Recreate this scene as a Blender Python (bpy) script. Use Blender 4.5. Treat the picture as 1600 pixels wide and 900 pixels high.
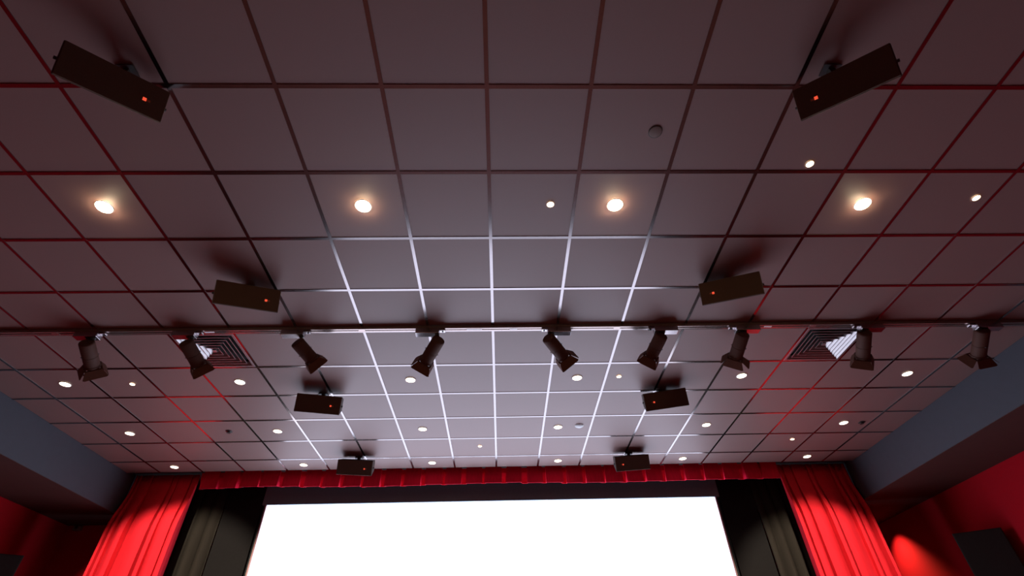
import bpy, math, random
from mathutils import Vector, Matrix, Quaternion
random.seed(7)
for o in list(bpy.data.objects): bpy.data.objects.remove(o, do_unlink=True)
SC = bpy.context.scene
COL = SC.collection
PI = math.pi
T = 0.6            # ceiling module
H = 4.055          # ceiling height

# ------------------------------------------------------------------ camera
cam_d = bpy.data.cameras.new('camera')
cam_d.sensor_fit = 'HORIZONTAL'; cam_d.sensor_width = 36.0
cam_d.lens = 786.848782 / 1600 * 36.0
cam_d.clip_start = 0.02; cam_d.clip_end = 100
cam = bpy.data.objects.new('camera', cam_d); COL.objects.link(cam)
yaw, pit, rol = 0.033069841, 0.703499655, -0.029393704
fw = Vector((math.sin(yaw)*math.cos(pit), math.cos(yaw)*math.cos(pit), math.sin(pit)))
rt = Vector((math.cos(yaw), -math.sin(yaw), 0)); up = rt.cross(fw)
r2 = rt*math.cos(rol) + up*math.sin(rol); u2 = -rt*math.sin(rol) + up*math.cos(rol)
M4 = Matrix((r2, u2, -fw)).transposed().to_4x4()
M4.translation = Vector((0.06255, -1.45766, 1.30001))
cam.matrix_world = M4
SC.camera = cam

# ------------------------------------------------------------------ world, exposure
wd = bpy.data.worlds.new('world'); SC.world = wd; wd.use_nodes = True
wd.node_tree.nodes['Background'].inputs[0].default_value = (0.01, 0.008, 0.008, 1)
wd.node_tree.nodes['Background'].inputs[1].default_value = 0.0
vs = SC.view_settings
vs.view_transform = 'Standard'; vs.look = 'None'; vs.gamma = 1.0; vs.exposure = 0.0
vs.use_curve_mapping = False

SCREEN_L = 3.65                       # radiance of the lit screen
SCREEN_C = (0.79, 0.90, 1.15)
WARM = (1.0, 0.72, 0.42)
DOWN_W = 140.0                        # watts of each large downlight
TRACK_W = 880.0

# ------------------------------------------------------------------ materials
def mat(name, col, rough=0.8, metal=0.0, var=0.0, nscale=30.0, bump=0.0, spec=0.5, sheen=0.0, emit=None, estr=0.0, stretch=None, rvar=0.0):
    m = bpy.data.materials.new(name); m.use_nodes = True
    nt = m.node_tree; b = nt.nodes['Principled BSDF']
    b.inputs['Roughness'].default_value = rough
    b.inputs['Metallic'].default_value = metal
    b.inputs['Specular IOR Level'].default_value = spec
    if sheen:
        b.inputs['Sheen Weight'].default_value = sheen
        b.inputs['Sheen Roughness'].default_value = 0.4
        b.inputs['Sheen Tint'].default_value = (*col, 1)
    tc = nt.nodes.new('ShaderNodeTexCoord')
    src = tc.outputs['Object']
    if stretch:
        mp = nt.nodes.new('ShaderNodeMapping'); mp.inputs['Scale'].default_value = stretch
        nt.links.new(src, mp.inputs['Vector']); src = mp.outputs['Vector']
    no = nt.nodes.new('ShaderNodeTexNoise'); no.inputs['Scale'].default_value = nscale
    no.inputs['Detail'].default_value = 4
    nt.links.new(src, no.inputs['Vector'])
    rp = nt.nodes.new('ShaderNodeValToRGB')
    rp.color_ramp.elements[0].position = 0.3; rp.color_ramp.elements[1].position = 0.7
    a = [max(0, c*(1-var)) for c in col]; z = [min(1, c*(1+var)) for c in col]
    rp.color_ramp.elements[0].color = (*a, 1); rp.color_ramp.elements[1].color = (*z, 1)
    nt.links.new(no.outputs['Fac'], rp.inputs['Fac'])
    out = rp.outputs['Color']
    if rvar:
        oi = nt.nodes.new('ShaderNodeObjectInfo')
        mr = nt.nodes.new('ShaderNodeMapRange')
        mr.inputs['To Min'].default_value = 1-rvar; mr.inputs['To Max'].default_value = 1+rvar
        nt.links.new(oi.outputs['Random'], mr.inputs['Value'])
        hs = nt.nodes.new('ShaderNodeHueSaturation')
        nt.links.new(mr.outputs['Result'], hs.inputs['Value'])
        nt.links.new(out, hs.inputs['Color']); out = hs.outputs['Color']
    nt.links.new(out, b.inputs['Base Color'])
    if bump:
        bp = nt.nodes.new('ShaderNodeBump'); bp.inputs['Strength'].default_value = bump
        bp.inputs['Distance'].default_value = 0.002
        nt.links.new(no.outputs['Fac'], bp.inputs['Height'])
        nt.links.new(bp.outputs['Normal'], b.inputs['Normal'])
    if emit:
        b.inputs['Emission Color'].default_value = (*emit, 1)
        b.inputs['Emission Strength'].default_value = estr
    return m

M = {}
M['tile'] = mat('ceiling_tile_paint', (0.205, 0.117, 0.105), 0.53, var=0.03, nscale=220, bump=0.03, spec=0.55, rvar=0.025)
M['bar'] = mat('grid_bar_metal', (0.265, 0.225, 0.225), 0.17, metal=1.0, var=0.03, nscale=40)
M['plenum'] = mat('plenum_board', (0.05, 0.042, 0.042), 0.9, var=0.1)
M['soffit'] = mat('soffit_grey_paint', (0.044, 0.045, 0.058), 0.75, var=0.04, nscale=12, bump=0.03)
M['underside'] = mat('soffit_underside_brown', (0.055, 0.022, 0.017), 0.8, var=0.05, nscale=10)  # browner and slightly darker than the soffit faces
M['redwall'] = mat('red_wall_fabric', (0.36, 0.002, 0.010), 0.95, var=0.08, nscale=160, bump=0.1, spec=0.2)
M['curtain'] = mat('red_velvet', (0.70, 0.017, 0.032), 0.85, var=0.06, nscale=14, stretch=(6, 6, 0.4), bump=0.08, spec=0.15, sheen=0.15)
M['valance'] = mat('red_valance_velvet', (0.86, 0.010, 0.052), 0.85, var=0.07, nscale=14, stretch=(6, 6, 0.6), bump=0.08, spec=0.15, sheen=0.15)
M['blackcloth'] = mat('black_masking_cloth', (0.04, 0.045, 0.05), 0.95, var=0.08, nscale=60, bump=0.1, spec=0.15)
M['flapcloth'] = mat('lightened_top_masking', (0.20, 0.25, 0.28), 0.95, var=0.05, nscale=60, bump=0.1, spec=0.15)  # lighter than the rest of the masking: missing scattered light put into the colour
M['sidecloth'] = mat('shaded_side_masking', (0.0125, 0.0125, 0.0135), 0.95, var=0.08, nscale=40, bump=0.1, spec=0.15)  # darker copy of the drape cloth, for its shaded inner part
M['added_lining'] = mat('added_dark_lining', (0.02, 0.02, 0.022), 0.9)  # unseen dark back of the valance, added to cut red bounce onto the masking
M['drape'] = mat('lamplit_drape_cloth', (0.026, 0.0235, 0.020), 0.95, var=0.08, nscale=14, stretch=(6, 6, 0.4), bump=0.08, spec=0.15)  # lighter than the side panels: lamplight on the drape put into its colour
M['screen'] = mat('lit_screen', (0.8, 0.8, 0.8), 0.9, emit=SCREEN_C, estr=SCREEN_L)
M['strip'] = mat('screen_edge_strip', (0.42, 0.24, 0.24), 0.6)  # pink of the lit frame edge is put into this colour
M['floor'] = mat('brown_carpet', (0.17, 0.060, 0.052), 0.98, var=0.15, nscale=90, bump=0.2, spec=0.1)
M['black'] = mat('black_plastic', (0.022, 0.017, 0.015), 0.5, var=0.06, nscale=80)
M['cab'] = mat('speaker_cabinet', (0.05, 0.028, 0.020), 0.6, var=0.08, nscale=60, bump=0.05)
M['grille'] = mat('speaker_grille_cloth', (0.085, 0.048, 0.034), 0.95, var=0.12, nscale=300, bump=0.15, spec=0.2)
M['wallbox'] = mat('wall_speaker_black', (0.012, 0.010, 0.009), 0.7, var=0.1)
M['steel'] = mat('bracket_steel', (0.075, 0.066, 0.066), 0.5, metal=0.5, var=0.05)
M['badge'] = mat('red_badge_glow', (0.9, 0.12, 0.06), 0.5, emit=(1.0, 0.10, 0.045), estr=0.85)  # badge red with a weak emission
M['badge_dim'] = mat('dim_red_badge', (0.35, 0.07, 0.03), 0.5)
M['rail'] = mat('track_rail_metal', (0.36, 0.27, 0.25), 0.26, metal=0.75, var=0.03)
M['slot'] = mat('track_slot', (0.012, 0.010, 0.010), 0.6)
M['label'] = mat('white_track_marker', (0.85, 0.83, 0.85), 0.35)
M['head'] = mat('bronze_spotlight_enamel', (0.070, 0.026, 0.017), 0.7, spec=0.2, metal=0.0, var=0.06, nscale=60)
M['adapter'] = mat('spotlight_adapter', (0.40, 0.35, 0.36), 0.26, metal=1.0, var=0.03)
M['flap'] = mat('barn_door_enamel', (0.100, 0.036, 0.022), 0.7, spec=0.2, metal=0.0, var=0.06, nscale=60)
M['trim'] = mat('downlight_trim', (0.30, 0.25, 0.25), 0.45, var=0.03)
M['lens_big'] = mat('bright_downlight_lens', (0.9, 0.85, 0.8), 0.4, emit=(1.0, 0.80, 0.50), estr=190.0)
M['lens'] = mat('downlight_lens', (0.9, 0.85, 0.8), 0.4, emit=(1.0, 0.84, 0.62), estr=7.0)
M['lens_small'] = mat('small_downlight_lens', (0.9, 0.85, 0.8), 0.4, emit=(1.0, 0.78, 0.46), estr=14.0)
M['vent'] = mat('vent_aluminium', (0.34, 0.30, 0.30), 0.34, metal=0.7, var=0.04)
M['disc'] = mat('detector_plastic', (0.62, 0.60, 0.60), 0.45, var=0.02)
M['plate'] = mat('brown_cover_plate', (0.12, 0.066, 0.052), 0.6, var=0.05)
M['sensor'] = mat('grey_sensor', (0.20, 0.22, 0.20), 0.5)

# ------------------------------------------------------------------ mesh helpers
class MB:
    def __init__(s): s.v = []; s.f = []
    def add(s, vs_, fs):
        n = len(s.v); s.v += [tuple(v) for v in vs_]; s.f += [tuple(i+n for i in f) for f in fs]; return s
    def box(s, x0, x1, y0, y1, z0, z1):
        return s.add([(x0,y0,z0),(x1,y0,z0),(x1,y1,z0),(x0,y1,z0),(x0,y0,z1),(x1,y0,z1),(x1,y1,z1),(x0,y1,z1)],
                     [(0,3,2,1),(4,5,6,7),(0,1,5,4),(1,2,6,5),(2,3,7,6),(3,0,4,7)])
    def frame_box(s, c, ax, ay, az, hx, hy, hz, taper=1.0):
        """box centred at c with half sizes along axes; back (-az) end scaled by taper"""
        c = Vector(c); P = []
        for k in (-1, 1):
            t = taper if k < 0 else 1.0
            for a, b in ((-1,-1),(1,-1),(1,1),(-1,1)):
                P.append(c + ax*a*hx*t + ay*b*hy*t + az*k*hz)
        return s.add(P, [(0,3,2,1),(4,5,6,7),(0,1,5,4),(1,2,6,5),(2,3,7,6),(3,0,4,7)])
    def lathe(s, prof, n=24, mtx=None):
        """profile list of (r, z) swept about Z"""
        P = []; F = []
        for r, z in prof:
            for k in range(n):
                a = 2*PI*k/n; P.append(Vector((r*math.cos(a), r*math.sin(a), z)))
        for i in range(len(prof)-1):
            for k in range(n):
                F.append((i*n+k, i*n+(k+1) % n, (i+1)*n+(k+1) % n, (i+1)*n+k))
        if prof[0][0] > 1e-6: F.append(tuple(range(n))[::-1])
        if prof[-1][0] > 1e-6: F.append(tuple(range((len(prof)-1)*n, len(prof)*n)))
        if mtx: P = [mtx @ p for p in P]
        return s.add(P, F)
    def ring(s, prof, n=24, mtx=None):
        """closed profile swept about Z (a ring with a hole)"""
        P = []; F = []; m = len(prof)
        for r, z in prof:
            for k in range(n):
                a = 2*PI*k/n; P.append(Vector((r*math.cos(a), r*math.sin(a), z)))
        for i in range(m):
            j = (i+1) % m
            for k in range(n):
                F.append((i*n+k, i*n+(k+1) % n, j*n+(k+1) % n, j*n+k))
        if mtx: P = [mtx @ p for p in P]
        return s.add(P, F)
    def tube(s, a, b, r, n=12):
        a = Vector(a); b = Vector(b); d = b-a
        q = d.to_track_quat('Z', 'Y').to_matrix().to_4x4(); q.translation = a
        return s.lathe([(r, 0), (r, d.length)], n, q)
    def mesh(s, name, m, smooth=False):
        me = bpy.data.meshes.new(name); me.from_pydata(s.v, [], s.f); me.validate(); me.update()
        me.materials.append(m)
        import bmesh
        bm = bmesh.new(); bm.from_mesh(me); bmesh.ops.recalc_face_normals(bm, faces=bm.faces); bm.to_mesh(me); bm.free()
        if smooth:
            me.polygons.foreach_set('use_smooth', [True]*len(me.polygons))
            try: me.set_sharp_from_angle(angle=math.radians(38))
            except Exception: pass
        return me
    def build(s, name, m, parent=None, smooth=False, bevel=0.0):
        return link(name, s.mesh(name, m, smooth), parent, bevel)

def link(name, data, parent=None, bevel=0.0):
    o = bpy.data.objects.new(name, data); COL.objects.link(o)
    if parent: o.parent = parent
    if bevel:
        b = o.modifiers.new('bevel', 'BEVEL'); b.width = bevel; b.segments = 2; b.limit_method = 'ANGLE'
    return o
def tag(o, label, cat, group=None):
    o['label'] = label; o['category'] = cat
    if group: o['group'] = group
    return o
def struct(o): o['kind'] = 'structure'; return o
def thing(name, loc, label, cat, group=None):
    o = bpy.data.objects.new(name, None); COL.objects.link(o); o.location = loc
    o.empty_display_size = 0.1
    return tag(o, label, cat, group)
def spot_light(name, parent, loc, direction, watts, color, size_deg, blend, radius=0.03):
    l = bpy.data.lights.new(name, 'SPOT'); l.energy = watts; l.color = color
    l.spot_size = math.radians(size_deg); l.spot_blend = blend; l.shadow_soft_size = radius
    o = link(name, l, parent); o.location = loc
    o.rotation_euler = Vector(direction).to_track_quat('-Z', 'Y').to_euler()
    return o

# ------------------------------------------------------------------ room shell
XI, XW = 5.27, 6.24        # soffit face, side wall
ZS = 3.551                 # soffit underside
YF = 5.80                  # front edge of the tiled ceiling
YB = -7.0
ZF = -2.0                  # floor in front of the screen

# stepped floor
fl = MB()
fl.box(-XW-.2, XW+.2, 3.4, 8.2, ZF-.2, ZF)
y = 3.4; z = ZF; n = 0
while y > YB:
    y1 = max(YB-.2, y-0.98); z += 0.34 if n < 7 else 0.15; n += 1
    fl.box(-XW-.2, XW+.2, y1, y, ZF-.2, z); y = y1
    if y <= YB-.1: break
struct(fl.build('floor', M['floor']))
struct(MB().box(-XW-.2, -XW, YB, 6.47, ZF-.2, H+.3).build('wall_left', M['redwall']))
struct(MB().box(XW, XW+.2, YB, 8.0, ZF-.2, H+.3).build('wall_right', M['redwall']))
struct(MB().box(-XW-.2, XW+.2, YB-.2, YB, ZF-.2, H+.3).build('wall_back', M['redwall']))
wf = MB().box(-XW-.2, 5.45, 6.46, 6.6, ZF-.2, H+.3)
struct(wf.build('wall_front', M['redwall']))
struct(MB().box(5.45, XW+.2, 8.0, 8.2, ZF-.2, H+.3).build('wall_recess', M['redwall']))
struct(MB().box(5.33, 5.45, 6.6, 8.2, ZF-.2, H+.3).build('wall_recess_side', M['redwall']))
struct(MB().box(-XW, -XI, YB, 6.46, ZS, H+.05).build('trim_1', M['soffit']))
struct(MB().box(XI, XW, YB, 8.0, ZS, H+.05).build('trim_2', M['soffit']))

for nm, x0, x1, y1 in (('trim_1', -XW, -XI, 6.46), ('trim_2', XI, XW, 8.0)):
    MB().box(x0+.001, x1-.001, YB, y1-.001, ZS-.004, ZS-.0005).build('underside_layer', M['underside'], bpy.data.objects[nm])

# ceiling: deck above, tiles and bars as its pieces
cd = MB().box(-XW, XW, YB, 8.0, H+.06, H+.20)
cd.box(-XI, XI, YB, -3.0, H, H+.06)           # plain board behind the tiled field
ceil = struct(cd.build('ceiling', M['plenum']))
tile_cache = {}
def tile_mesh(w, d):
    k = (round(w, 4), round(d, 4))
    if k not in tile_cache:
        m = MB(); c = 0.004; z0 = 0.0; a = w/2; b = d/2
        P = [(-a+c,-b+c,z0),(a-c,-b+c,z0),(a-c,b-c,z0),(-a+c,b-c,z0),
             (-a,-b,c),(a,-b,c),(a,b,c),(-a,b,c),(-a,-b,.015),(a,-b,.015),(a,b,.015),(-a,b,.015)]
        F = [(0,3,2,1),(8,9,10,11)]
        for i in range(4):
            j = (i+1) % 4
            F += [(i, j, 4+j, 4+i), (4+i, 4+j, 8+j, 8+i)]
        tile_cache[k] = m.add(P, F).mesh('ceiling_tile', M['tile'])
    return tile_cache[k]
VENT_CELLS = {(-5, 4), (5, 4)}
g = 0.0015
for j in range(-5, 10):
    y0 = j*T; y1 = (j+1)*T if j < 9 else YF
    for i in range(-9, 9):
        if (i, j) in VENT_CELLS: continue
        x0 = max(-XI, i*T); x1 = min(XI, (i+1)*T)
        o = link('ceiling_tile', tile_mesh(x1-x0-2*g, y1-y0-2*g), ceil)
        o.location = ((x0+x1)/2, (y0+y1)/2, H+.0022)
def bar_mesh(L, along):
    h = 0.012
    m = MB()
    if along == 'y': m.box(-h, h, -L/2, L/2, -.0022, .0016)
    else: m.box(-L/2, L/2, -h, h, -.0016, .0018)
    return m.mesh('grid_bar', M['bar'])
bl = bar_mesh(YF+3.0, 'y')
for i in range(-8, 9):
    o = link('grid_bar', bl, ceil); o.location = (i*T, (YF-3.0)/2, H)
bc = bar_mesh(2*XI, 'x')
for j in range(-5, 10):
    o = link('grid_bar', bc, ceil); o.location = (0, j*T, H)

# ------------------------------------------------------------------ screen end
SX0, SX1, SZ1, SZ0, SY = -3.394, 3.289, 3.746, -1.22, 6.35
sc = thing('cinema_screen', ((SX0+SX1)/2, SY, SZ0), 'large glowing white cinema screen framed by black masking', 'screen')
def P(mb, name, m, parent, **k):           # build with world coordinates under an Empty
    o = mb.build(name, m, parent, **k)
    l = parent.location
    for v in o.data.vertices: v.co -= l
    return o
P(MB().box(SX0, SX1, SY, SY+.03, SZ0, SZ1), 'projection_surface', M['screen'], sc)
for x0, x1 in ((SX0-.022, SX0-.002), (SX1+.002, SX1+.022)):
    o = P(MB().box(x0, x1, SY-.02, SY+.03, SZ0, SZ1), 'edge_strip', M['strip'], sc)
    o['label'] = 'thin frame strip, pink as if lit, along the side edge of the screen'

mt = thing('screen_masking', (0, SY+.035, ZF), 'black cloth masking behind and above the white screen', 'masking')
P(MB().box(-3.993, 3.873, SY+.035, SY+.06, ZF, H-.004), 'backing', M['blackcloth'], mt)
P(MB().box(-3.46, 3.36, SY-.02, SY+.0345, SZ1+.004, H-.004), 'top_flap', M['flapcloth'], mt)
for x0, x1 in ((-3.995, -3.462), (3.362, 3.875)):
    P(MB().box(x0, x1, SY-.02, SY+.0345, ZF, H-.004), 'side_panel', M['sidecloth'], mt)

def sweep(prof_fn, zs, name, m, thick=0.012):
    """vertical cloth: prof_fn(z) -> list of (x, y); given thickness by a solidify modifier"""
    b = MB(); rows_ = [prof_fn(z) for z in zs]; n = len(rows_[0])
    b.add([(x, y, z) for r, z in zip(rows_, zs) for (x, y) in r],
          [(a*n+k, a*n+k+1, (a+1)*n+k+1, (a+1)*n+k) for a in range(len(zs)-1) for k in range(n-1)])
    me = bpy.data.meshes.new(name); me.from_pydata(b.v, [], b.f); me.update(); me.materials.append(m)
    me.polygons.foreach_set('use_smooth', [True]*len(me.polygons))
    try: me.set_sharp_from_angle(angle=math.radians(42))
    except Exception: pass
    o = link(name, me)
    s = o.modifiers.new('solid', 'SOLIDIFY'); s.thickness = thick; s.offset = 0
    return o
def sm(a, b, t):
    t = max(0, min(1, (t-a)/(b-a))); return t*t*(3-2*t)
def pleat_profile(x_out, x_in, bounds, y0, depth, z, ztop, lean=1.0, seed=0):
    """knife pleats: each rises towards the room then tucks back behind the next"""
    amp = 0.18 + 0.82*sm(ztop-0.12, ztop-0.75, z)
    pts = []
    for k in range(len(bounds)-1):
        a, b = bounds[k], bounds[k+1]; w = b-a
        rk = random.Random(seed*31+k); dk = depth*(0.75+0.5*rk.random())
        g = min(0.011, w*.16); n_ = 9
        wob = 0.004*math.sin(z*1.3+k*1.7+seed)*amp
        X = lambda q: x_out+(x_in-x_out)*(q+wob)
        pts.append((X(a+g*1.6), y0))                      # bottom of the slit before this pleat
        for q in range(n_):
            t = q/(n_-1.0)
            yy = -dk*amp*(0.58+0.42*t)*(1-0.10*(2*t-1)**4) - 0.022*amp*math.sin(PI*t) - 0.008*amp*math.sin(2.3*z+5*t+k)*min(1, w/.2)
            xx = a+g+(w-2*g)*t + (g*1.7*amp if q == n_-1 else 0)
            pts.append((X(xx), y0+yy))
        pts.append((X(b-g*0.6), y0-dk*amp*.45)); pts.append((X(b-g*0.4), y0))
    return pts
zc = [ZF+.05 + (H+.03-ZF-.05)*t/44.0 for t in range(45)]
cl = sweep(lambda z: pleat_profile(-5.255, -4.33, [0,.055,.115,.29,.60,.69,.90,1.0], 6.01, .17, z, H-.0, 1, 3), zc, 'stage_curtain', M['curtain'], .004)
tag(cl, 'tall pleated red curtain left of the screen, brightly lit', 'curtain', 'red stage curtains')
cr = sweep(lambda z: pleat_profile(5.25, 4.21, [0,.06,.17,.25,.50,.585,.80,.93,1.0], 6.01, .17, z, H-.0, 1, 8), zc, 'stage_curtain', M['curtain'], .004)
tag(cr, 'tall pleated red curtain right of the screen, brightly lit', 'curtain', 'red stage curtains')

def drape_profile(x0, x1, nf, y0, depth, z, ph):
    pts = []; N = nf*14
    for k in range(N+1):
        t = k/N
        a = 0.35+0.65*sm(H, H-1.1, z)
        pts.append((x0+(x1-x0)*t, y0 - depth*a*abs(math.sin(PI*nf*t+ph+0.10*math.sin(z*1.1+t*9)))**0.8))
    return pts
dl = sweep(lambda z: drape_profile(-4.69, -4.02, 4, 6.37, .09, z, .3), zc, 'masking_drape', M['drape'])
tag(dl, 'black side drape, painted as lamplit, between screen and left red curtain', 'drape', 'lamplit-toned masking drapes')
dr = sweep(lambda z: drape_profile(3.88, 4.55, 4, 6.37, .09, z, .9), zc, 'masking_drape', M['drape'])
tag(dr, 'black side drape, painted as lamplit, between screen and right red curtain', 'drape', 'lamplit-toned masking drapes')

# valance: box pleats
VAL_SIDE = 1
def valance(x0, x1, zt, zb, y0):
    per = 0.292; n = int(round((x1-x0)/per)); per = (x1-x0)/n
    b = MB(); zs = [zb, zb+.02, zb+.05, zb+.10, zb+.17, zt]
    R = []
    for z in zs:
        row = []
        for k in range(n):
            rk = random.Random(k*7+1); a = x0+k*per
            s = 1-0.6*sm(zb+.03, zb+.23, z)
            sag = 0.010*math.sin(k*0.55)+0.006*rk.uniform(-1, 1)
            zz = z + sag*(1-sm(zb, zt, z))
            j1 = per*(0.22+0.05*rk.uniform(-1, 1)); bulge = 0.016*s
            d = 0.11*s
            lean = 0.05*per*rk.uniform(-1, 1)*s
            kk = 0.030*(1-sm(zb, zb+.05, z))     # hem of the tucked part rises a little
            row += [(a+0.02*per, y0+d, zz+kk), (a+j1-0.01*per, y0+d, zz+kk), (a+j1-0.045*per*s+lean, y0-.004, zz),
                    (a+per*0.30, y0-bulge, zz-.004*s), (a+per*0.5, y0-bulge*1.2, zz-.006*s), (a+per*0.70, y0-bulge, zz-.004*s),
                    (a+per*0.955+0.03*per*s+lean, y0-.004, zz), (a+per*0.93, y0+d*.9, zz+kk)]
        R.append(row)
    m = len(R[0])
    b.add([p for r in R for p in r], [(a*m+k, a*m+k+1, (a+1)*m+k+1, (a+1)*m+k) for a in range(len(R)-1) for k in range(m-1)])
    me = bpy.data.meshes.new('valance'); me.from_pydata(b.v, [], b.f); me.update(); me.materials.append(M['valance']); me.materials.append(M['added_lining'])
    o = link('valance', me); s = o.modifiers.new('solid', 'SOLIDIFY'); s.thickness = .008; s.offset = 0; s.material_offset = VAL_SIDE
    return o
tag(valance(-4.315, 4.195, H+.055, 3.868, 5.945), 'red box-pleated valance hanging along the ceiling above the screen', 'valance')

# ------------------------------------------------------------------ lighting track
YT = 2.335; ZR = H-.034
tr = thing('lighting_track', (0, YT, H), 'long dark metal lighting track running across the ceiling', 'lighting track')
hw = .023
rb = MB().box(-XI+.01, XI-.01, -hw, -.006, -.034, -.0025).box(-XI+.01, XI-.01, .006, hw, -.034, -.0025).box(-XI+.01, XI-.01, -.006, .006, -.018, -.0025)
rb.build('rail', M['rail'], tr)
MB().box(-XI+.02, XI-.02, -.0058, .0058, -.026, -.0185).build('slot', M['slot'], tr)
for x, w in ((-2.577, .085), (-0.17, .14), (0.19, .07), (2.572, .07)):
    o = MB().box(x-w/2, x+w/2, -.009, .009, -.0365, -.0342).build('marker', M['label'], tr)
    o['label'] = 'small white marker plate on the track'
for x in (-3.95, -1.2, 1.15, 3.0):
    MB().box(x-.03, x+.03, -hw-.002, hw+.002, -.0362, -.0342).build('joint_cover', M['rail'], tr)

# track heads: back centre, aim point, length, stem x, adapter x range, flap angles, label, lit watts, cone
HEADS = [
 ((-3.621,2.33,3.921), (-4.28,6,2.42), .27, -3.585, (-3.752,-3.545), (30,22,20,36), 'bronze track spotlight, first from the left soffit', 1.0, 42, -36),
 ((-2.748,2.33,3.914), (-1.808,6,2.201), .25, -2.713, (-2.888,-2.686), (34,16,24,18), 'bronze track spotlight in front of the left square air vent', 0, 40, -45),
 ((-1.761,2.33,3.902), (0.536,6,2.201), .22, -1.737, (-1.920,-1.714), (30,20,30,18), 'bronze track spotlight above the left speaker nearest the track, pointing right', 0, 40, -48),
 ((-0.487,2.33,3.913), (-2.831,6,2.201), .27, -0.508, (-0.704,-0.490), (34,16,24,24), 'bronze track spotlight left of the ceiling centre, pointing left', .10, 30, 23),
 ((0.499,2.33,3.922), (3.442,6,2.201), .26, 0.525, (0.503,0.717), (36,30,24,18), 'bronze track spotlight right of the ceiling centre, pointing right', .10, 30, -30),
 ((1.552,2.33,3.937), (0.274,6,2.201), .24, 1.510, (1.491,1.709), (38,18,24,22), 'bronze track spotlight, second right of the ceiling centre', 0, 40, 36),
 ((2.310,2.33,3.942), (1.947,6,2.201), .26, 2.270, (2.251,2.477), (8,62,10,34), 'bronze track spotlight with one flap spread wide, third right of centre', 0, 40, 30),
 ((3.454,2.33,3.944), (4.408,6,2.201), .28, 3.440, (3.430,3.648), (34,18,24,22), 'bronze track spotlight in front of the right square air vent', 1.0, 42, 29),
 ((4.585,2.33,3.959), (5.654,6,2.201), .30, 4.560, (4.537,4.780), (48,46,48,50), 'bronze track spotlight nearest the right soffit, flaps wide open', 0, 40, 84),
]
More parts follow.
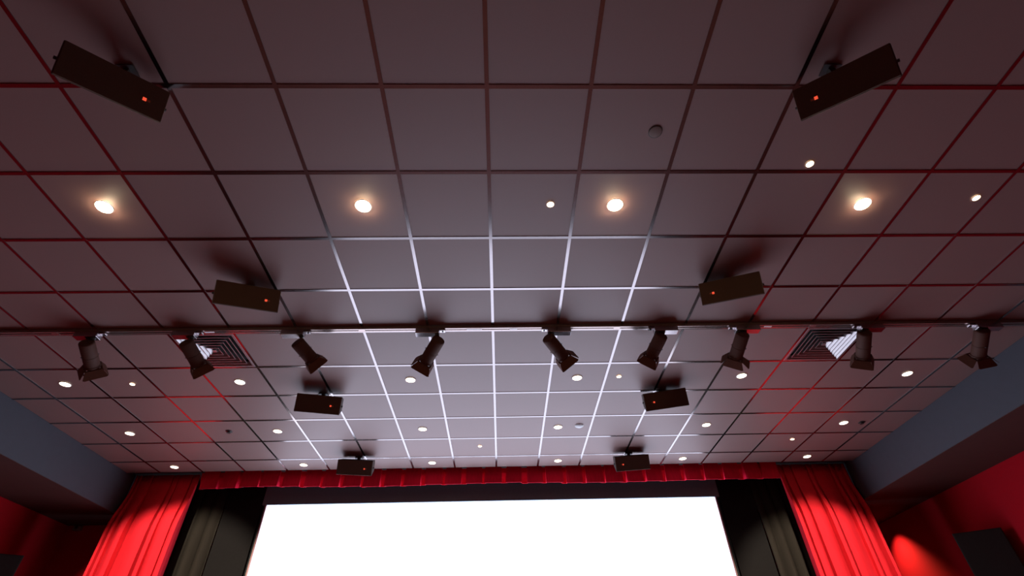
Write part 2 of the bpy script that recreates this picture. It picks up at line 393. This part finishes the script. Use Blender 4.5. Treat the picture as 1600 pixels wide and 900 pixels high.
for (B, A, L, sx, (a0, a1), fa, label, lit, cone, roll) in HEADS:
    B = Vector(B); A = Vector(A); org = Vector(((a0+a1)/2, YT, H-.034))
    t = thing('track_spotlight', org, label, 'spotlight', 'bronze spotlights on the ceiling track')
    ax = (A-B).normalized()
    side = ax.cross(Vector((0, 0, 1))).normalized(); upv = side.cross(ax).normalized()
    rq = Matrix.Rotation(math.radians(roll), 3, ax); side = rq @ side; upv = rq @ upv
    fr = Matrix((side, upv, -ax)).transposed().to_4x4(); fr.translation = B-org     # local -Z is the beam
    ad = MB().box(a0-org.x, a1-org.x, -.036, .034, -.056, -.0035)
    ad.build('adapter', M['adapter'], t, bevel=.003)
    s_end = 1 if abs(sx-a1) < abs(sx-a0) else -1
    kx = (a1 if s_end > 0 else a0) - org.x
    kn = MB().box(min(kx, kx+s_end*.052), max(kx, kx+s_end*.052), -.020, .020, -.020, -.0035)
    ko = kn.build('end_clip', M['adapter'], t, bevel=.003)
    MB().lathe([(.0, -.0245), (.008, -.0245), (.008, -.0195)], 12, Matrix.Translation((kx+s_end*.030, 0, 0))).build('screw', M['slot'], ko)
    r = .060
    tip = B + ax*.045 - org
    st = MB().tube((sx-org.x, 0, -.050), tip + upv*.035, .0115, 10)
    st.lathe([(.018, -.066), (.020, -.062), (.020, -.056)], 14, Matrix.Translation((sx-org.x, 0, 0)))
    st.build('stem', M['black'], t, smooth=True)
    hs = MB().lathe([(.0, 0), (r*.86, 0), (r*.97, -.006), (r, -.014), (r, -L*.54), (r*.965, -L*.545), (r*.965, -L*.56), (r, -L*.565),
                     (r, -L*.93), (r*1.06, -L*.935), (r*1.06, -L), (r*.90, -L), (r*.86, -L*.80), (0, -L*.80)], 28, fr)
    ho = hs.build('housing', M['head'], t, smooth=True)
    for q in range(2):
        a = q*PI
        p = fr @ Vector((r*1.02*math.cos(a), r*1.02*math.sin(a), -L*.55))
        MB().frame_box(p, side, upv, ax, .006, .004, .003).build('screw', M['steel'], ho)
    ln = MB().lathe([(0, -L*.825), (r*.80, -L*.825), (r*.80, -L*.805), (0, -L*.805)], 24, fr)
    ln.build('lens', M['lens'] if lit else M['steel'], t, smooth=True)
    # barn doors: square collar and four flared flaps
    q = r*1.10
    cb = MB()
    for sgn in (-1, 1):
        cb.add([fr @ Vector(v) for v in [(-q,sgn*q,-L),( q,sgn*q,-L),(q,sgn*r*.86,-L),(-q,sgn*r*.86,-L),(-q,sgn*q,-L-.004),(q,sgn*q,-L-.004),(q,sgn*r*.86,-L-.004),(-q,sgn*r*.86,-L-.004)]],
               [(0,3,2,1),(4,5,6,7),(0,1,5,4),(1,2,6,5),(2,3,7,6),(3,0,4,7)])
        cb.add([fr @ Vector(v) for v in [(sgn*q,-r*.86,-L),(sgn*q,r*.86,-L),(sgn*r*.86,r*.86,-L),(sgn*r*.86,-r*.86,-L),(sgn*q,-r*.86,-L-.004),(sgn*q,r*.86,-L-.004),(sgn*r*.86,r*.86,-L-.004),(sgn*r*.86,-r*.86,-L-.004)]],
               [(0,3,2,1),(4,5,6,7),(0,1,5,4),(1,2,6,5),(2,3,7,6),(3,0,4,7)])
    cb.build('collar', M['head'], t)
    FL = .078
    for k, ang in enumerate(fa):      # bottom, right, top, left
        th = math.radians(ang); d = Matrix.Rotation(k*PI/2, 4, 'Z')
        wi = q*.96; wo = q*(1.42 if k % 2 == 0 else 1.25)
        o_ = Vector((0, -math.sin(th), -math.cos(th)))*FL; nrm = Vector((0, -math.cos(th), math.sin(th)))*.0022
        h0 = Vector((0, -q, -L-.003))
        pts = [h0+Vector((-wi,0,0)), h0+Vector((wi,0,0)), h0+o_*.9+Vector((wo,0,0)), h0+o_+Vector((wo*.86,0,0)), h0+o_+Vector((-wo*.86,0,0)), h0+o_*.9+Vector((-wo,0,0))]
        pts = pts + [p+nrm for p in pts]
        F = [(0,5,4,3,2,1), (6,7,8,9,10,11)] + [(i, (i+1) % 6, 6+(i+1) % 6, 6+i) for i in range(6)]
        MB().add([fr @ (d @ p) for p in pts], F).build('barn_door', M['flap'], t)
    if lit:
        spot_light('lamp', t, B+ax*(L+.004)-org, ax, TRACK_W*lit, (1.0, .80, .60), cone, .45, .03)

# ------------------------------------------------------------------ ceiling speakers
SPK = [
 ('L1', (-1.9032,-0.134,3.8258), (0.7716,-0.4869,-0.4094), (0.6133,0.7401,0.2757), 'black ceiling speaker at the upper left, nearest of its row'),
 ('R1', (1.8827,-0.1557,3.8019), (-0.7283,-0.5496,-0.4092), (0.6697,-0.6973,-0.2554), 'black ceiling speaker at the upper right, nearest of its row'),
 ('L2', (-1.9118,1.6316,3.8571), (0.5535,-0.7534,-0.355), (0.8318,0.5215,0.1902), 'black ceiling speaker just in front of the track on the left'),
 ('R2', (1.9069,1.5869,3.8616), (-0.5098,-0.7893,-0.3422), (0.8586,-0.4919,-0.1447), 'black ceiling speaker just in front of the track on the right'),
 ('L3', (-1.8669,3.4316,3.8595), (0.1403,-0.9178,-0.3715), (0.986,0.1636,-0.0318), 'black ceiling speaker just beyond the track on the left'),
 ('R3', (1.8606,3.4624,3.8729), (-0.1218,-0.9009,-0.4166), (0.9843,-0.1638,0.0664), 'black ceiling speaker just beyond the track on the right'),
 ('L4', (-1.8831,5.2248,3.858), (0.023,-0.9103,-0.4133), (0.9977,0.0471,-0.0481), 'black ceiling speaker overlapping the red valance on the left'),
 ('R4', (1.8448,5.2318,3.861), (-0.0244,-0.9133,-0.4066), (0.9977,-0.0478,0.0476), 'black ceiling speaker overlapping the red valance on the right'),
]
SW, SH = .468, .192
for key, c, n_, r_, label in SPK:
    c = Vector(c); n_ = Vector(n_).normalized(); r_ = Vector(r_); r_ = (r_-n_*r_.dot(n_)).normalized(); u_ = n_.cross(r_).normalized()
    if u_.z < 0: u_ = -u_
    SD = .115 if key[1] == '1' else .21
    base = c - n_*SD*.6
    org = Vector((base.x, base.y, H))
    t = thing('ceiling_speaker', org, label, 'speaker', 'black speakers hung from the ceiling')
    lc = c-org
    pf = [lc - n_*.010 + r_*i*SW/2 + u_*j*SH/2 for i, j in ((-1,-1),(1,-1),(1,1),(-1,1))]
    pb = [lc - n_*(SD+.010) + r_*i*SW/2*.93 + u_*j for i, j in ((-1,-SH*.22),(1,-SH*.22),(1,SH*.5),(-1,SH*.5))]
    cab = MB().add(pb+pf, [(0,3,2,1),(4,5,6,7),(0,1,5,4),(1,2,6,5),(2,3,7,6),(3,0,4,7)])
    cab.v = [(x, y_, min(z_, -.010)) for x, y_, z_ in cab.v]      # back edge stops short of the ceiling
    cab.build('cabinet', M['cab'], t, bevel=.006)
    gr = MB().frame_box(lc - n_*.005, r_, u_, n_, SW/2-.004, SH/2-.004, .0052)
    go = gr.build('grille', M['grille'], t, bevel=.003)
    s = 1 if key[0] == 'L' else -1
    bx_ = lc + r_*s*SW*.28 - u_*SH*.05
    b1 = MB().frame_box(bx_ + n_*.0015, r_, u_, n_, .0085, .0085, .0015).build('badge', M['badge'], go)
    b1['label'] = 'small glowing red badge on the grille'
    MB().frame_box(bx_ + r_*.019*s + n_*.0012, r_, u_, n_, .008, .006, .0012).build('badge_mark', M['badge_dim'], go)
    # ceiling mount behind the cabinet, pivot knobs on its ends
    bk = lc - n_*SD*.80
    mp = MB().box(bk.x-.05, bk.x+.05, bk.y-.035, bk.y+.035, -.0095, -.0026)
    mp.frame_box(Vector((bk.x, bk.y, (bk.z-.0095)/2)), Vector((1,0,0)), Vector((0,1,0)), Vector((0,0,1)), .020, .014, abs(bk.z+.0095)/2)
    mp.build('bracket', M['steel'], t)
    for q in (-1, 1):
        p0 = lc - n_*SD*.35 + r_*q*(SW/2*.93)
        MB().tube(p0, p0+r_*q*.026, .009, 12).build('knob', M['steel'], t, smooth=True)

# ------------------------------------------------------------------ square air vents
def vent(i, j, label):
    cx, cy = (i+.5)*T, (j+.5)*T
    t = thing('air_vent', (cx, cy, H), label, 'air vent', 'square ceiling air vents')
    def sq_ring(a0, z0, a1, z1, th):
        P_ = []
        for a, z in ((a0, z0), (a0-.006, z0), (a1, z1), (a1+th, z1), (a0-.004, z0+.005), (a0, z0+.005)):
            P_ += [(-a,-a,z), (a,-a,z), (a,a,z), (-a,a,z)]
        F = []
        for k in range(6):
            l = (k+1) % 6
            for q in range(4): F.append((k*4+q, k*4+(q+1) % 4, l*4+(q+1) % 4, l*4+q))
        return MB().add(P_, F)
    m = MB(); a = T/2-.0125
    for x0, x1, y0, y1 in ((-a,a,-a,-a+.014),(-a,a,a-.014,a),(-a,-a+.014,-a+.014,a-.014),(a-.014,a,-a+.014,a-.014)):
        m.box(x0, x1, y0, y1, -.004, .01)
    m.build('frame', M['vent'], t)
    MB().box(-a, a, -a, a, .045, .05).build('plenum_box', M['slot'], t)
    for k in range(6):
        s = a-.016-k*.042
        sq_ring(s, -.004, s-.034, .030, .003).build('louver', M['vent'], t)
    MB().box(-.018, .018, -.018, .018, .0, .02).build('core', M['vent'], t)
vent(-5, 4, 'square louvered air vent in the ceiling left of centre')
vent(5, 4, 'square louvered air vent in the ceiling right of centre')

# ------------------------------------------------------------------ downlights
def lamp_meshes(r, m):
    tm = MB().ring([(r, -.0005), (r*1.16, -.0005), (r*1.14, -.004), (r*1.04, -.006), (r, -.004)], 28).mesh('trim_ring', M['trim'], True)
    k = 2.2 if m is M['lens_big'] else 1.0
    lm = MB().lathe([(0, -.010*k), (r*.45, -.0092*k), (r*.8, -.0066*k), (r*.985, -.003), (r*.985, -.0005)], 24).mesh('lens', m, True)
    return tm, lm
KIND = {'big': lamp_meshes(.052, M['lens_big']), 'mid': lamp_meshes(.050, M['lens']), 'small': lamp_meshes(.024, M['lens_small'])}
ORD = ['leftmost', 'second from left', 'third from left', 'fourth from left', 'fifth from left', 'rightmost']
LAMPS = []
for k, x in enumerate((-2.674, -.889, .891, 2.685)):
    LAMPS.append((x, .882, 'big', 'bright warm round downlight, %s of the four nearest the camera' % (ORD[k] if k < 3 else 'rightmost'), 1.0))
for x, y_, lb in ((.429, .874, 'small bright downlight just left of the brightest central downlight'),
                 (2.135, .535, 'small downlight below the upper right speaker, nearest the camera'),
                 (3.485, .829, 'small downlight near the right edge, outermost of the nearest row'),
                 (-3.815, 3.304, 'small downlight beyond the track near the left soffit'),
                 (1.341, 3.271, 'small downlight beyond the track beside a right speaker'),
                 (-.212, 5.05, 'small downlight near the valance at the ceiling centre'),
                 (3.995, 4.982, 'small downlight near the valance by the right red curtain')):
    LAMPS.append((x, y_, 'small', lb, .0))
for k, x in enumerate((-4.499, -2.69, -.893, .892, 2.684, 4.519)):
    LAMPS.append((x, 3.29, 'mid', 'round downlight, %s in the row just beyond the track' % ORD[k], .08))
for k, x in enumerate((-4.504, -2.703, -.910, .787, 2.673, 4.446)):
    LAMPS.append((x, 4.50, 'mid', 'round downlight, %s in the row between track and valance' % ORD[k], .07))
for k, x in enumerate((-4.501, -2.712, -.908, .878, 2.674, 4.486)):
    LAMPS.append((x, 5.60, 'mid', 'round downlight, %s in the row next to the valance' % ORD[k], .05))
for x, y_, kd, lb, pw in LAMPS:
    t = thing('ceiling_downlight', (x, y_, H), lb, 'downlight', 'round ceiling downlights')
    link('trim_ring', KIND[kd][0], t); link('lens', KIND[kd][1], t)
    if pw:
        spot_light('lamp', t, (0, 0, -.026), (0, 0, -1), DOWN_W*pw, WARM, 84, .7, .04)

# deep recessed lamp under the right soffit, washing the wall
t = thing('soffit_downlight', (5.95, 6.97, ZS-.004), 'dark recessed downlight under the right soffit washing the red wall', 'downlight')
MB().ring([(.040, -.0005), (.052, -.0005), (.050, -.004), (.041, -.004)], 24).build('trim_ring', M['black'], t, smooth=True)
MB().lathe([(0, -.0012), (.039, -.0012), (.039, -.0004)], 24).build('baffle', M['slot'], t)
spot_light('lamp', t, (0, 0, -.010), (0.18, -.02, -1), 150, (1.0, .56, .28), 88, 1.0, .03)

# ------------------------------------------------------------------ small ceiling and wall devices
t = thing('smoke_detector', (1.052, 4.469, H), 'white disc detector beside a downlight near the valance', 'detector')
MB().lathe([(0, -.022), (.030, -.021), (.046, -.012), (.050, -.0005)], 24).build('cover', M['disc'], t, smooth=True)
MB().ring([(.048, -.0005), (.056, -.0005), (.055, -.006), (.049, -.007)], 24).build('base', M['disc'], t, smooth=True)
t = thing('ceiling_cover_plate', (1.044, .294, H), 'plain brown round cover plate on a nearer ceiling tile', 'cover plate')
MB().lathe([(0, -.0025), (.036, -.0024), (.040, -.0014), (.041, -.0002)], 28).build('plate', M['plate'], t, smooth=True)
MB().ring([(.0405, -.0002), (.044, -.0002), (.0435, -.002), (.041, -.0025)], 28).build('rim', M['black'], t, smooth=True)
for x, y_, lb in ((-3.291, 4.484, 'small black ceiling sprinkler left of the third row of downlights'), (4.677, 4.499, 'small black ceiling sprinkler near the right soffit')):
    t = thing('sprinkler_head', (x, y_, H), lb, 'sprinkler', 'black ceiling sprinklers')
    MB().lathe([(.040, -.0005), (.038, -.005), (.020, -.009), (.016, -.014), (0, -.014)], 20).build('escutcheon', M['black'], t, smooth=True)
    MB().lathe([(0, -.022), (.024, -.021), (.024, -.019), (.006, -.0185), (.006, -.014)], 16).build('deflector', M['black'], t, smooth=True)
t = thing('corner_sensor', (-6.06, 6.46, 3.503), 'small grey sensor high in the left red corner', 'sensor')
MB().box(-.05, .05, -.06, -.0005, -.03, .03).build('housing', M['sensor'], t, bevel=.006)
MB().lathe([(.022, 0), (.020, .010), (0, .014)], 16, Matrix.Translation((0, -.060, 0)) @ Matrix.Rotation(PI/2, 4, 'X')).build('eye', M['black'], t, smooth=True)

def wall_speaker(s, x, y_, z1, label):
    """cabinet on a wall bracket, its grille turned towards the seats; (x, y_) is the inner front edge"""
    h = .80; z0 = z1-h
    t = thing('wall_speaker', (s*XW, y_-.1, z0), label, 'speaker', 'black speakers on the side walls')
    o = t.location
    d = Vector((s*.853, -.522, 0)); back = Vector((s*.522, .853, 0)); w = .50
    A = Vector((s*x, y_, 0)); B = A+d*w
    Cc = B+back*.07-d*.02; D = A+back*.30+d*.06; E_ = A+back*.30+d*.20
    poly = [A, B, Cc, E_, D]
    pts = [(p.x-o.x, p.y-o.y, 0) for p in poly]+[(p.x-o.x, p.y-o.y, h) for p in poly]
    F = [(0,1,2,3,4), (9,8,7,6,5)]+[(i, (i+1) % 5, 5+(i+1) % 5, 5+i) for i in range(5)]
    MB().add(pts, F).build('cabinet', M['wallbox'], t, bevel=.005)
    n_ = -back; c = A+d*w/2; c = Vector((c.x-o.x, c.y-o.y, h/2)) + n_*.006
    MB().frame_box(c, d, Vector((0, 0, 1)), n_, w/2-.012, h/2-.012, .005).build('grille', M['wallbox'], t)
    m_ = (Cc+E_)/2; m_ = Vector((m_.x-o.x, m_.y-o.y, h*.5))
    x0, x1 = sorted((m_.x-s*.03, -s*.001))
    MB().box(x0, x1, m_.y-.03, m_.y+.05, h*.38, h*.62).build('wall_bracket', M['steel'], t)
wall_speaker(1, 5.70, 5.262, 2.909, 'black speaker box on the right red wall, lower right corner')
wall_speaker(-1, 5.70, 5.357, 2.905, 'black speaker box on the left red wall, lower left corner')
